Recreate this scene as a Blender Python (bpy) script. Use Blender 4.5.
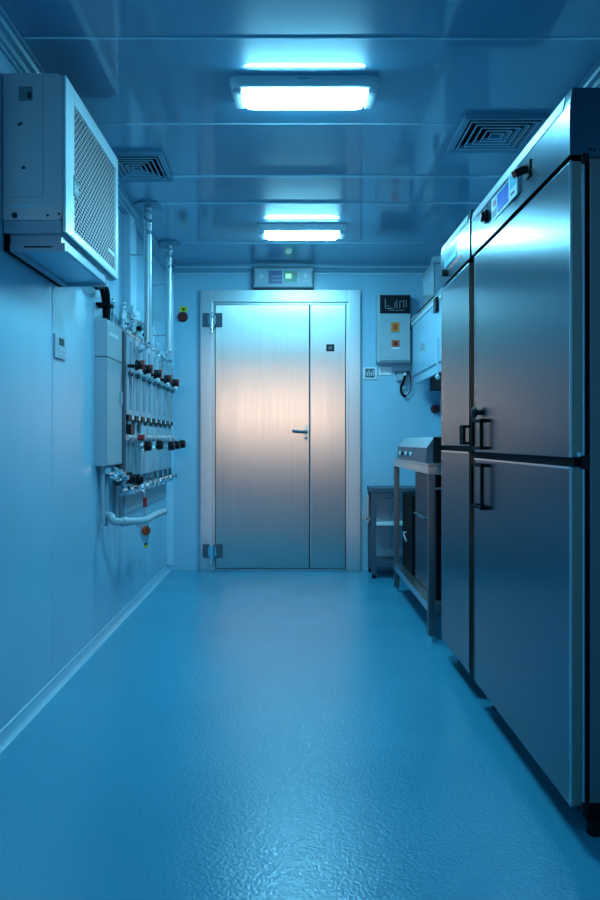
import bpy, bmesh, math, random
from mathutils import Vector, Matrix
for o in list(bpy.data.objects): bpy.data.objects.remove(o, do_unlink=True)
random.seed(7)
C = bpy.context.scene.collection
S = bpy.context.scene
PI = math.pi

# ------------------------------------------------------------------ camera, world, light, exposure
F = 800.0                       # focal length in pixels of the 600 x 900 frame
VX, VY, CZ = 292.0, 441.0, 1.05
cam = bpy.data.cameras.new('camera'); co = bpy.data.objects.new('camera', cam); C.objects.link(co)
co.location = (0, 0, CZ); co.rotation_euler = (PI/2, 0, 0)
cam.sensor_fit = 'VERTICAL'; cam.sensor_height = 24.0; cam.lens = 24.0*F/900.0
cam.shift_x = (300-VX)/900.0; cam.shift_y = -(450-VY)/900.0
cam.clip_start = 0.02
S.camera = co
w = bpy.data.worlds.new('world'); S.world = w; w.use_nodes = True
w.node_tree.nodes['Background'].inputs[0].default_value = (0.05, 0.16, 0.26, 1)
w.node_tree.nodes['Background'].inputs[1].default_value = 0.15
S.view_settings.view_transform = 'Standard'; S.view_settings.look = 'None'
S.view_settings.gamma = 1; S.view_settings.use_curve_mapping = False
S.view_settings.exposure = 0.45
LAMP_COL = (0.22, 0.74, 1.0)
DIFF_E = 90.0                    # the lit diffusers light the room themselves

def area(name, loc, rot, sx, sy, col, power, spread=PI):
    l = bpy.data.lights.new(name, 'AREA'); l.shape = 'RECTANGLE'; l.size = sx; l.size_y = sy
    l.color = col; l.energy = power; l.spread = spread
    o = bpy.data.objects.new(name, l); C.objects.link(o); o.location = loc; o.rotation_euler = rot
    return o
# unseen warm lamp added behind the camera, shining through the added rear wall opening
area('added_warm_light', (-0.25, -6.0, 1.76), (PI/2, 0, 0), 0.60, 0.20, (1.0, 0.70, 0.50), 11.5, math.radians(70))
# unseen blue area light added to brighten the room behind the camera
area('added_rear_fill', (0.05, -0.4, 2.42), (0, 0, 0), 0.46, 0.16, LAMP_COL, 12.0)

RX, LX, BY, RY, H = 1.20, -1.01, 6.48, -1.60, 2.467
def at(x, y, Y): return Vector(((x-VX)*Y/F, Y, CZ-(y-VY)*Y/F))
def bw(x, y): return ((x-VX)*BY/F, CZ-(y-VY)*BY/F)      # on the back wall

# ------------------------------------------------------------------ materials
def mat(name, col, rough=0.5, metal=0.0, spec=0.5, coat=0, emis=None, es=0, trans=0, alpha=1, bump=None, var=None, aniso=0, tan=None, ior=1.45):
    m = bpy.data.materials.new(name); m.use_nodes = True
    nt = m.node_tree; b = nt.nodes['Principled BSDF']
    b.inputs['Base Color'].default_value = (*col, 1); b.inputs['Roughness'].default_value = rough
    b.inputs['Metallic'].default_value = metal; b.inputs['Specular IOR Level'].default_value = spec
    b.inputs['IOR'].default_value = ior
    b.inputs['Coat Weight'].default_value = coat; b.inputs['Coat Roughness'].default_value = 0.07
    b.inputs['Transmission Weight'].default_value = trans; b.inputs['Alpha'].default_value = alpha
    b.inputs['Anisotropic'].default_value = aniso
    if tan:
        cx = nt.nodes.new('ShaderNodeCombineXYZ')
        for i in range(3): cx.inputs[i].default_value = tan[i]
        nt.links.new(cx.outputs[0], b.inputs['Tangent'])
    if emis: b.inputs['Emission Color'].default_value = (*emis, 1); b.inputs['Emission Strength'].default_value = es
    tc = nt.nodes.new('ShaderNodeTexCoord')
    if var:        # (scale xyz, amount) : roughness + slight colour wear
        sc, amt = var
        mp = nt.nodes.new('ShaderNodeMapping'); mp.inputs['Scale'].default_value = sc
        n = nt.nodes.new('ShaderNodeTexNoise'); n.inputs['Scale'].default_value = 1; n.inputs['Detail'].default_value = 4
        nt.links.new(tc.outputs['Object'], mp.inputs[0]); nt.links.new(mp.outputs[0], n.inputs[0])
        mr = nt.nodes.new('ShaderNodeMapRange'); mr.inputs[3].default_value = max(0, rough-amt); mr.inputs[4].default_value = rough+amt
        nt.links.new(n.outputs[0], mr.inputs[0]); nt.links.new(mr.outputs[0], b.inputs['Roughness'])
        mx = nt.nodes.new('ShaderNodeMix'); mx.data_type = 'RGBA'
        mx.inputs['A'].default_value = (*[c*0.9 for c in col], 1); mx.inputs['B'].default_value = (*[min(1, c*1.08) for c in col], 1)
        nt.links.new(n.outputs[0], mx.inputs['Factor']); nt.links.new(mx.outputs['Result'], b.inputs['Base Color'])
    if bump:       # (scale xyz, strength, distance)
        sc, st, di = bump
        mp = nt.nodes.new('ShaderNodeMapping'); mp.inputs['Scale'].default_value = sc
        n = nt.nodes.new('ShaderNodeTexNoise'); n.inputs['Scale'].default_value = 1; n.inputs['Detail'].default_value = 3
        nt.links.new(tc.outputs['Object'], mp.inputs[0]); nt.links.new(mp.outputs[0], n.inputs[0])
        bp = nt.nodes.new('ShaderNodeBump'); bp.inputs['Strength'].default_value = st; bp.inputs['Distance'].default_value = di
        nt.links.new(n.outputs[0], bp.inputs['Height']); nt.links.new(bp.outputs[0], b.inputs['Normal'])
    return m
M = {}
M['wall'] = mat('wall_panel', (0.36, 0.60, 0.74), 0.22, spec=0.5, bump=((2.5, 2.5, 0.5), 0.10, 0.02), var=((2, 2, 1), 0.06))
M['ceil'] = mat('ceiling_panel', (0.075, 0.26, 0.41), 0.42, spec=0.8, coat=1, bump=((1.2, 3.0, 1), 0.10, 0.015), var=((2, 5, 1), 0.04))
M['seam'] = mat('ceiling_batten', (0.55, 0.75, 0.85), 0.25, metal=0.6)
M['seamline'] = mat('panel_joint', (0.55, 0.72, 0.82), 0.35)
M['cove'] = mat('cove_profile', (0.50, 0.72, 0.85), 0.35)
M['steel'] = mat('brushed_steel', (0.52, 0.58, 0.62), 0.30, metal=1, bump=((300, 300, 2), 0.03, 0.002), var=((60, 60, 0.6), 0.04))
M['door'] = mat('door_steel', (0.64, 0.62, 0.60), 0.33, metal=0.93, aniso=0.8, tan=(1, 0, 0), var=((50, 50, 0.5), 0.03))
M['frame'] = mat('door_frame_steel', (0.60, 0.62, 0.65), 0.38, metal=0.75)
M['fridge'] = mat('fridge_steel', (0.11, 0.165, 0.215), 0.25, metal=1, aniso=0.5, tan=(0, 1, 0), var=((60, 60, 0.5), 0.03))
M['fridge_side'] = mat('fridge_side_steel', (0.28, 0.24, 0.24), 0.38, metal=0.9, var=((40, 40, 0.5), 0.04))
M['edge'] = mat('polished_edge', (0.75, 0.72, 0.70), 0.2, metal=1)
M['black'] = mat('black_plastic', (0.008, 0.009, 0.012), 0.4, spec=0.25)
M['rubber'] = mat('black_rubber', (0.006, 0.007, 0.009), 0.7, spec=0.1)
M['cornice'] = mat('cornice_profile', (0.20, 0.38, 0.50), 0.3)
M['badge'] = mat('badge_green', (0.05, 0.13, 0.12), 0.4)
M['edgesteel'] = mat('door_edge_steel', (0.40, 0.30, 0.26), 0.35, metal=0.9)
M['legsteel'] = mat('leg_steel', (0.20, 0.21, 0.23), 0.4, metal=0.9)
M['vent'] = mat('vent_enamel', (0.14, 0.30, 0.42), 0.3)
M['dark'] = mat('dark_cavity', (0.010, 0.014, 0.018), 0.8, spec=0.1)
M['white'] = mat('white_enamel', (0.72, 0.80, 0.84), 0.30)
M['ac'] = mat('unit_enamel', (0.88, 0.66, 0.66), 0.35, var=((3, 3, 3), 0.05))
M['grille'] = mat('grille_plastic', (0.62, 0.50, 0.54), 0.5)
M['galv'] = mat('galvanised', (0.55, 0.62, 0.66), 0.40, metal=0.75, var=((20, 20, 5), 0.06))
M['chrome'] = mat('chrome', (0.82, 0.86, 0.88), 0.12, metal=1)
M['box'] = mat('grey_box', (0.36, 0.44, 0.48), 0.4)
M['panelbox'] = mat('electric_box_enamel', (0.33, 0.44, 0.52), 0.3)
M['pvc'] = mat('pvc', (0.40, 0.50, 0.54), 0.35)
M['glass'] = mat('acrylic', (0.50, 0.62, 0.70), 0.12, trans=0.55, ior=1.3)
M['clear'] = mat('clear_film', (0.80, 0.92, 0.96), 0.12, trans=0.75, ior=1.2)
M['red'] = mat('red_plastic', (0.42, 0.03, 0.03), 0.4)
M['darkred'] = mat('dark_red_plastic', (0.16, 0.012, 0.015), 0.4)
M['pink'] = mat('red_light_key', (0.9, 0.16, 0.14), 0.4)
M['orange'] = mat('orange_label', (0.85, 0.24, 0.02), 0.5)
M['rust'] = mat('red_orange_label', (0.62, 0.10, 0.03), 0.5)
M['redorange'] = mat('red_orange_cap', (0.75, 0.10, 0.02), 0.4)
M['yellow'] = mat('yellow_label', (0.80, 0.75, 0.03), 0.5)
M['label'] = mat('paper_label', (0.70, 0.76, 0.78), 0.6)
M['greylabel'] = mat('grey_label', (0.25, 0.28, 0.30), 0.6)
M['ink'] = mat('ink', (0.03, 0.035, 0.05), 0.6)
M['blueink'] = mat('blue_panel', (0.03, 0.07, 0.20), 0.35)
M['screen'] = mat('blue_screen', (0.01, 0.05, 0.3), 0.2, emis=(0.02, 0.14, 0.65), es=0.25)
M['lcd'] = mat('green_display', (0.1, 0.5, 0.3), 0.3, emis=(0.45, 1.0, 0.6), es=0.5)
M['lcdgreen'] = mat('display_board', (0.02, 0.25, 0.16), 0.3)
M['cyanlcd'] = mat('pale_display', (0.2, 0.6, 0.75), 0.25)
M['navy'] = mat('navy_glass', (0.010, 0.025, 0.045), 0.3, spec=0.2)
M['slate'] = mat('slate_enamel', (0.07, 0.11, 0.15), 0.45, metal=0.2)
M['diffuser'] = mat('lit_diffuser', (0.8, 0.9, 1), 0.4, emis=LAMP_COL, es=DIFF_E)
M['lamp_house'] = mat('lamp_housing', (0.85, 0.90, 0.93), 0.35)

# floor: blue resin, fine orange-peel texture, smoother sheen where it is worn
fm = bpy.data.materials.new('resin_floor'); fm.use_nodes = True
nt = fm.node_tree; b = nt.nodes['Principled BSDF']; L = nt.links.new
b.inputs['Base Color'].default_value = (0.045, 0.26, 0.46, 1)
b.inputs['Specular IOR Level'].default_value = 0.55
tc = nt.nodes.new('ShaderNodeTexCoord')
n1 = nt.nodes.new('ShaderNodeTexNoise'); n1.inputs['Scale'].default_value = 105; n1.inputs['Detail'].default_value = 2
n2 = nt.nodes.new('ShaderNodeTexNoise'); n2.inputs['Scale'].default_value = 2.2; n2.inputs['Detail'].default_value = 2
L(tc.outputs['Object'], n1.inputs[0]); L(tc.outputs['Object'], n2.inputs[0])
bp = nt.nodes.new('ShaderNodeBump'); bp.inputs['Strength'].default_value = 0.42; bp.inputs['Distance'].default_value = 0.004
L(n1.outputs[0], bp.inputs['Height'])
bp2 = nt.nodes.new('ShaderNodeBump'); bp2.inputs['Strength'].default_value = 0.04; bp2.inputs['Distance'].default_value = 0.02
L(n2.outputs[0], bp2.inputs['Height']); L(bp.outputs[0], bp2.inputs['Normal']); L(bp2.outputs[0], b.inputs['Normal'])
mr = nt.nodes.new('ShaderNodeMapRange'); mr.inputs[1].default_value = 0.35; mr.inputs[2].default_value = 0.65
mr.inputs[3].default_value = 0.15; mr.inputs[4].default_value = 0.23
L(n2.outputs[0], mr.inputs[0]); L(mr.outputs[0], b.inputs['Roughness'])
mx = nt.nodes.new('ShaderNodeMix'); mx.data_type = 'RGBA'
mx.inputs['A'].default_value = (0.045, 0.31, 0.46, 1); mx.inputs['B'].default_value = (0.058, 0.35, 0.51, 1)
L(n2.outputs[0], mx.inputs['Factor']); L(mx.outputs['Result'], b.inputs['Base Color'])
M['floor'] = fm

# ------------------------------------------------------------------ mesh helpers
def wloc(o):
    v = Vector((0, 0, 0))
    while o: v += Vector(o.location); o = o.parent
    return v
class MB:
    def __init__(s): s.bm = bmesh.new()
    def box(s, x0, x1, y0, y1, z0, z1, bev=0, seg=2):
        t = bmesh.new(); bmesh.ops.create_cube(t, size=1)
        bmesh.ops.scale(t, vec=(abs(x1-x0), abs(y1-y0), abs(z1-z0)), verts=t.verts)
        if bev: bmesh.ops.bevel(t, geom=t.edges[:], offset=bev, segments=seg, profile=0.6, affect='EDGES')
        bmesh.ops.translate(t, vec=((x0+x1)/2, (y0+y1)/2, (z0+z1)/2), verts=t.verts)
        return s._add(t)
    def _add(s, t):
        me = bpy.data.meshes.new('t'); t.to_mesh(me); t.free(); s.bm.from_mesh(me); bpy.data.meshes.remove(me); return s
    def cyl(s, a, b_, r, r2=None, seg=20, bev=0):
        a, b_ = Vector(a), Vector(b_); d = b_-a
        t = bmesh.new(); bmesh.ops.create_cone(t, cap_ends=True, segments=seg, radius1=r, radius2=r if r2 is None else r2, depth=d.length)
        if bev:
            ed = [e for e in t.edges if all(len(f.verts) > 4 or True for f in e.link_faces) and any(len(f.verts) == seg for f in e.link_faces)]
            bmesh.ops.bevel(t, geom=ed, offset=bev, segments=2, profile=0.6, affect='EDGES')
        q = Vector((0, 0, 1)).rotation_difference(d.normalized()).to_matrix().to_4x4()
        bmesh.ops.transform(t, matrix=Matrix.Translation((a+b_)/2) @ q, verts=t.verts)
        return s._add(t)
    def ball(s, c, r, sc=(1, 1, 1)):
        t = bmesh.new(); bmesh.ops.create_uvsphere(t, u_segments=18, v_segments=12, radius=r)
        bmesh.ops.scale(t, vec=sc, verts=t.verts); bmesh.ops.translate(t, vec=c, verts=t.verts)
        return s._add(t)
    def tube(s, pts, r, seg=12, sub=5):
        P = [Vector(p) for p in pts]
        if sub and len(P) > 2:       # catmull-rom
            Q = []
            E = [P[0]*2-P[1]] + P + [P[-1]*2-P[-2]]
            for i in range(1, len(E)-2):
                for k in range(sub):
                    t = k/sub; a, b_, c, d = E[i-1], E[i], E[i+1], E[i+2]
                    Q.append(0.5*((2*b_)+(c-a)*t+(2*a-5*b_+4*c-d)*t*t+(3*b_-a-3*c+d)*t**3))
            Q.append(P[-1]); P = Q
        bm = s.bm; rings = []; up = None
        for i, p in enumerate(P):
            d = (P[min(i+1, len(P)-1)]-P[max(i-1, 0)]).normalized()
            if up is None: up = d.orthogonal().normalized()
            up = (up-d*up.dot(d)).normalized(); sd = d.cross(up)
            rings.append([bm.verts.new(p+(up*math.cos(2*PI*k/seg)+sd*math.sin(2*PI*k/seg))*r) for k in range(seg)])
        for A, B in zip(rings, rings[1:]):
            for k in range(seg): bm.faces.new((A[k], A[(k+1) % seg], B[(k+1) % seg], B[k]))
        bm.faces.new(rings[0][::-1]); bm.faces.new(rings[-1]); return s
    def prism(s, prof, axis, a, b_):      # profile of 2D points extruded along axis
        f = {'x': lambda u, v, t: (t, u, v), 'y': lambda u, v, t: (u, t, v), 'z': lambda u, v, t: (u, v, t)}[axis]
        A = [s.bm.verts.new(f(u, v, a)) for u, v in prof]; B = [s.bm.verts.new(f(u, v, b_)) for u, v in prof]
        n = len(prof); s.bm.faces.new(A); s.bm.faces.new(B[::-1])
        for k in range(n): s.bm.faces.new((A[k], B[k], B[(k+1) % n], A[(k+1) % n]))
        return s
    def build(s, name, m, parent=None, origin=None, ang=35):
        bmesh.ops.recalc_face_normals(s.bm, faces=s.bm.faces)
        mn = Vector([min(v.co[i] for v in s.bm.verts) for i in range(3)]); mxx = Vector([max(v.co[i] for v in s.bm.verts) for i in range(3)])
        og = Vector(origin) if origin else (Vector(((mn.x+mxx.x)/2, (mn.y+mxx.y)/2, mn.z)) if parent is None else (mn+mxx)/2)
        bmesh.ops.translate(s.bm, vec=-og, verts=s.bm.verts)
        me = bpy.data.meshes.new(name); s.bm.to_mesh(me); s.bm.free()
        me.materials.append(M[m] if isinstance(m, str) else m)
        me.polygons.foreach_set('use_smooth', [True]*len(me.polygons)); me.set_sharp_from_angle(angle=math.radians(ang))
        o = bpy.data.objects.new(name, me); C.objects.link(o)
        if parent is not None: o.parent = parent; o.location = og-wloc(parent)
        else: o.location = og
        o.modifiers.new('weighted_normal', 'WEIGHTED_NORMAL').keep_sharp = True
        return o
def thing(name, label, cat, loc, group=None):
    o = bpy.data.objects.new(name, None); o.empty_display_size = 0.05; C.objects.link(o); o.location = loc
    o['label'] = label; o['category'] = cat
    if group: o['group'] = group
    return o
def tag(o, label, cat, group=None):
    o['label'] = label; o['category'] = cat
    if group: o['group'] = group
    return o
def struct(o): o['kind'] = 'structure'; return o
def copy_tree(o, parent=None):
    c = o.copy(); C.objects.link(c); c.parent = parent
    for ch in list(o.children): copy_tree(ch, c)
    return c
def bx(name, m, parent, x0, x1, y0, y1, z0, z1, bev=0.0): return MB().box(x0, x1, y0, y1, z0, z1, bev).build(name, m, parent)

# ------------------------------------------------------------------ the setting
struct(MB().box(LX-0.1, RX+0.1, RY-0.1, BY+0.1, -0.1, 0).build('floor', 'floor'))
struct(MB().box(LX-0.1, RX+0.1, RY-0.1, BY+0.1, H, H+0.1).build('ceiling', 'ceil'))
wl = struct(MB().box(LX-0.1, LX, RY, BY, 0, H).build('wall_left', 'wall'))
wr = struct(MB().box(RX, RX+0.1, RY, BY, 0, H).build('wall_right', 'wall'))
wbk = struct(MB().box(LX-0.1, RX+0.1, BY, BY+0.1, 0, H).build('wall_back', 'wall'))
m = MB()      # unseen rear wall; its opening is added to mask the warm lamp's beam
m.box(LX-0.1, RX+0.1, RY-0.1, RY, 0, 1.20).box(LX-0.1, RX+0.1, RY-0.1, RY, 1.78, H).box(LX-0.1, -0.50, RY-0.1, RY, 1.20, 1.78).box(0.12, RX+0.1, RY-0.1, RY, 1.20, 1.78)
struct(m.build('wall_rear', 'wall'))
m = MB().box(-0.54, -0.50, RY, RY+0.02, 1.16, 1.82).box(0.12, 0.16, RY, RY+0.02, 1.16, 1.82).box(-0.50, 0.12, RY, RY+0.02, 1.16, 1.20).box(-0.50, 0.12, RY, RY+0.02, 1.78, 1.82)
struct(m.build('added_opening_frame_1', 'frame'))  # frame round the added opening, out of view
# wall panel joints (thin cover strips)
n = 1
for Y in (1.10, 2.23, 3.37, 4.50, 5.63):
    struct(MB().box(LX, LX+0.002, Y-0.0035, Y+0.0035, 0.09, H-0.06).build('trim_%d' % n, 'seamline')); n += 1
for Y in (1.10, 2.23, 4.50, 5.63):
    struct(MB().box(RX-0.002, RX, Y-0.0035, Y+0.0035, 0.09, H-0.06).build('trim_%d' % n, 'seamline')); n += 1
# ceiling battens
for Y, hw in ((0.55, .006), (1.30, .006), (2.05, .006), (2.813, .006), (3.576, .006), (4.278, .013), (4.763, .011), (5.725, .005)):
    struct(MB().prism([(Y-hw, H), (Y-hw*0.6, H-hw*0.6), (Y+hw*0.6, H-hw*0.6), (Y+hw, H)], 'x', LX+0.065, RX-0.065).build('trim_%d' % n, 'seam')); n += 1
# stepped cornice round the top of the walls
def corn(sgn, x):      # profile in (x, z) on a side wall
    return [(x, H), (x+sgn*0.063, H), (x+sgn*0.063, H-0.012), (x+sgn*0.050, H-0.012), (x+sgn*0.044, H-0.024), (x+sgn*0.026, H-0.030), (x+sgn*0.020, H-0.044), (x+sgn*0.010, H-0.048), (x+sgn*0.010, H-0.062), (x, H-0.062)]
struct(MB().prism(corn(1, LX), 'y', RY, BY).build('trim_%d' % n, 'cornice', ang=15)); n += 1
struct(MB().prism(corn(-1, RX), 'y', RY, BY).build('trim_%d' % n, 'cornice', ang=15)); n += 1
pr = [(BY-(a-RX)*-1 if False else BY+(a-RX), z) for a, z in corn(-1, RX)]
struct(MB().prism(pr, 'x', LX+0.063, RX-0.063).build('trim_%d' % n, 'cornice', ang=15)); n += 1
for xa, xb in ((LX+0.07, (251-VX)*BY/F), ((315-VX)*BY/F, RX-0.07)):
    for za, zb_ in ((2.442, 2.449), (2.400, 2.408)):
        struct(MB().box(xa, xb, BY-(0.068 if za > 2.43 else 0.018), BY-(0.044 if za > 2.43 else 0.0), za, zb_).build('trim_%d' % n, 'seamline')); n += 1
# coved skirting
def skirt(sgn, x): return [(x, 0), (x+sgn*0.030, 0), (x+sgn*0.021, 0.006), (x+sgn*0.009, 0.018), (x+sgn*0.004, 0.045), (x, 0.048)]
struct(MB().prism(skirt(1, LX), 'y', RY, BY).build('baseboard_left', 'wall'))
struct(MB().prism(skirt(-1, RX), 'y', RY, BY).build('baseboard_right', 'wall'))
# vertical cove in the back left corner
struct(MB().prism([(LX, BY), (LX+0.05, BY), (LX+0.02, BY-0.012), (LX+0.006, BY-0.03), (LX, BY-0.05)], 'z', 0.048, H-0.062).build('trim_%d' % n, 'cove')); n += 1

# ------------------------------------------------------------------ the cold-room door
def X(px): return (px-VX)*BY/F
def Z(py): return CZ-(py-VY)*BY/F
d = bpy.data.objects.new('door_1', None); C.objects.link(d); d.location = (0, BY, 0); struct(d)
fy = BY-0.05
m = MB()
fx0, fx1, ft = X(201), X(360), Z(291)
ix0, ix1, it = X(213), X(348), Z(303)
m.box(fx0, ix0, fy, BY, 0, ft, 0.004).box(ix1, fx1, fy, BY, 0, ft, 0.004).box(ix0, ix1, fy, BY, it, ft, 0.004)
m.build('frame', 'frame', d)
m = MB()      # inner rebate
m.box(ix0, ix0+0.018, fy+0.022, BY, 0.02, it).box(ix1-0.018, ix1, fy+0.022, BY, 0.02, it).box(ix0+0.018, ix1-0.018, fy+0.022, BY, it-0.018, it)
m.build('rebate', 'frame', d)
bx('threshold', 'steel', d, ix0, ix1, fy-0.01, BY, 0, 0.02, 0.003)
bx('gasket', 'dark', d, ix0+0.018, ix1-0.018, BY-0.022, BY, 0.02, it-0.018)
sx = X(309.5)
leaf = bx('door_leaf', 'door', d, ix0+0.025, sx-0.004, fy+0.004, BY-0.022, 0.026, it-0.025, 0.003)
side = bx('door_leaf', 'door', d, sx+0.004, ix1-0.025, fy+0.004, BY-0.022, 0.026, it-0.025, 0.003)
side['label'] = 'narrow fixed leaf of the steel door'
# astragal strip between the leaves
bx('cover_strip', 'panelbox', d, sx+0.0035, sx+0.009, fy+0.001, fy+0.004, 0.026, it-0.025)
for zc in (Z(321), Z(550)):
    h = MB()
    h.box(X(203.5), X(210), fy-0.018, fy, zc-0.055, zc+0.055, 0.005).box(X(216), X(223), fy-0.02, fy+0.004, zc-0.055, zc+0.055, 0.005)
    hp = h.build('hinge', 'slate', d)
    MB().cyl((X(213), fy-0.025, zc-0.05), (X(213), fy-0.025, zc+0.05), 0.024, bev=0.004).cyl((X(213), fy-0.025, zc-0.10), (X(213), fy-0.025, zc-0.05), 0.012).box(X(209), X(217), fy-0.024, fy-0.002, zc-0.035, zc+0.035).build('knuckle', 'chrome', hp)
hx, hz = X(306), Z(432)
hd = MB().cyl((hx, fy+0.004, hz), (hx, fy-0.055, hz), 0.011).tube([(hx+0.008, fy-0.052, hz), (hx-0.05, fy-0.056, hz+0.002), (hx-0.11, fy-0.052, hz+0.008)], 0.011).build('handle', 'slate', d)
MB().cyl((hx, fy+0.004, hz), (hx, fy-0.008, hz), 0.024, bev=0.002).build('rose', 'galv', hd)
MB().cyl((hx+0.004, fy+0.004, hz+0.040), (hx+0.004, fy-0.012, hz+0.040), 0.013).build('thumb_turn', 'galv', hd)
k = MB().cyl((hx, fy+0.004, hz-0.050), (hx, fy-0.010, hz-0.050), 0.019, bev=0.002).build('lock_cylinder', 'galv', d)
MB().cyl((hx, fy-0.010, hz-0.050), (hx, fy-0.0115, hz-0.050), 0.008).build('keyhole', 'black', k)
lb = bx('label_plate', 'black', d, X(326), X(334), fy, fy+0.004, Z(352), Z(345), 0.001)
bx('label_print', 'slate', lb, X(328), X(332), fy-0.0008, fy, Z(350), Z(347))

# ------------------------------------------------------------------ ceiling lamps
def rounded(x0, x1, y0, y1, r, k=6):
    P = []
    for cx, cy, a0 in ((x1-r, y1-r, 0), (x0+r, y1-r, 90), (x0+r, y0+r, 180), (x1-r, y0+r, 270)):
        for i in range(k+1):
            a = math.radians(a0+90*i/k); P.append((cx+r*math.cos(a), cy+r*math.sin(a)))
    return P
def loft(rings):
    m = MB(); R = [[m.bm.verts.new((x, y, z)) for x, y in ring] for ring, z in rings]
    for A, B in zip(R, R[1:]):
        for i in range(len(A)): m.bm.faces.new((A[i], A[(i+1) % len(A)], B[(i+1) % len(A)], B[i]))
    m.bm.faces.new(R[0]); m.bm.faces.new(R[-1][::-1]); return m
cl = thing('ceiling_light', 'nearer of two rectangular ceiling lamps glowing blue white', 'ceiling light', (0.05, 3.20, H), 'ceiling lamps')
hw, hd_ = 0.293, 0.10
def ring(i, c=(0.05, 3.20)): return rounded(c[0]-hw+i, c[0]+hw-i, c[1]-hd_+i*0.6, c[1]+hd_-i*0.6, 0.035)
loft([(ring(0), H), (ring(0.0), H-0.018), (ring(0.010), H-0.036), (ring(0.030), H-0.042)]).build('housing', 'lamp_house', cl, ang=50)
bulb = loft([(rounded(0.05-0.238, 0.05+0.238, 3.20-0.074, 3.20+0.080, 0.02), H-0.042), (rounded(0.05-0.236, 0.05+0.236, 3.20-0.070, 3.20+0.076, 0.02), H-0.058), (rounded(0.05-0.225, 0.05+0.225, 3.20-0.055, 3.20+0.062, 0.02), H-0.066)]).build('diffuser', 'diffuser', cl, ang=60)
for e in (-1, 1): MB().box(0.05+e*0.265-0.02, 0.05+e*0.265+0.02, 3.12, 3.28, H-0.058, H-0.040, 0.008).build('end_cap', 'lamp_house', cl)
MB().box(0.02, 0.065, 3.0985, 3.10, H-0.016, H-0.012).build('latch', 'chrome', cl)
cl2 = copy_tree(cl); cl2.location = (0.066, 5.32, H)
cl2['label'] = 'farther of two rectangular ceiling lamps, the one closer to the steel door'

# ------------------------------------------------------------------ ceiling diffusers
vt = thing('ceiling_vent', 'square louvred ceiling vent above the tall steel refrigerator', 'vent', (0.935, 3.67, H), 'square ceiling vents')
def sq(c, h, hy, z0, z1, t):
    m = MB(); cx, cy = c
    for (ax, bx_) in (((cx-h, cy-hy), (cx+h, cy-hy)), ((cx+h, cy-hy), (cx+h, cy+hy)), ((cx+h, cy+hy), (cx-h, cy+hy)), ((cx-h, cy+hy), (cx-h, cy-hy))):
        a, b_ = Vector((*ax, 0)), Vector((*bx_, 0)); inn = 1-t/h
        ai = Vector((cx+(a.x-cx)*inn, cy+(a.y-cy)*inn, 0)); bi = Vector((cx+(b_.x-cx)*inn, cy+(b_.y-cy)*inn, 0))
        v = [(*a.xy, z0), (*b_.xy, z0), (*bi.xy, z1), (*ai.xy, z1)]
        lo = [m.bm.verts.new(p) for p in v]; hi = [m.bm.verts.new((p[0], p[1], p[2]+0.003)) for p in v]
        m.bm.faces.new(lo); m.bm.faces.new(hi[::-1])
        for i in range(4): m.bm.faces.new((lo[i], hi[i], hi[(i+1) % 4], lo[(i+1) % 4]))
    return m
c0 = (0.935, 3.67)
MB().box(c0[0]-0.17, c0[0]+0.17, c0[1]-0.18, c0[1]+0.18, H-0.004, H).build('backing', 'dark', vt)
sq(c0, 0.185, 0.205, H-0.022, H-0.016, 0.028).build('frame', 'vent', vt, ang=20)
MB().box(c0[0]-0.185, c0[0]+0.185, c0[1]-0.205, c0[1]-0.201, H-0.02, H).box(c0[0]-0.185, c0[0]+0.185, c0[1]+0.201, c0[1]+0.205, H-0.02, H).box(c0[0]-0.185, c0[0]-0.181, c0[1]-0.201, c0[1]+0.201, H-0.02, H).box(c0[0]+0.181, c0[0]+0.185, c0[1]-0.201, c0[1]+0.201, H-0.02, H).build('collar', 'vent', vt)
for h in (0.148, 0.118, 0.088, 0.058, 0.030):
    lv = sq(c0, h, h*1.1, H-0.020, H-0.010, 0.013).build('louvre', 'vent', vt, ang=20)
    sq(c0, h+0.0015, (h+0.0015)*1.1, H-0.0215, H-0.0215, 0.0035).build('edge', 'cove', lv, ang=20)
v2 = copy_tree(vt); v2.location = (-0.795, 4.11, H); v2.scale = (0.85, 0.97, 1); v2['label'] = 'square louvred ceiling vent between the air conditioner and the steel pipes'

# ------------------------------------------------------------------ wall air-conditioning unit
AX0, AX1, AY0, AY1, AZ0, AZ1 = LX+0.004, -0.80, 2.785, 3.63, 1.775, 2.33
ac = thing('air_conditioner', 'pale boxy air conditioning unit with perforated grille, on left wall brackets', 'air conditioner', (LX, 3.2, 1.70))
r = 0.018
MB().prism([(AX0, AZ0+0.045), (AX1-r, AZ0+0.045), (AX1-r*.3, AZ0+0.05), (AX1, AZ0+0.065), (AX1, AZ1-r), (AX1-r*.3, AZ1-r*.3), (AX1-r, AZ1), (AX0, AZ1)], 'y', AY0, AY1-0.0).build('body', 'ac', ac)
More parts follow.
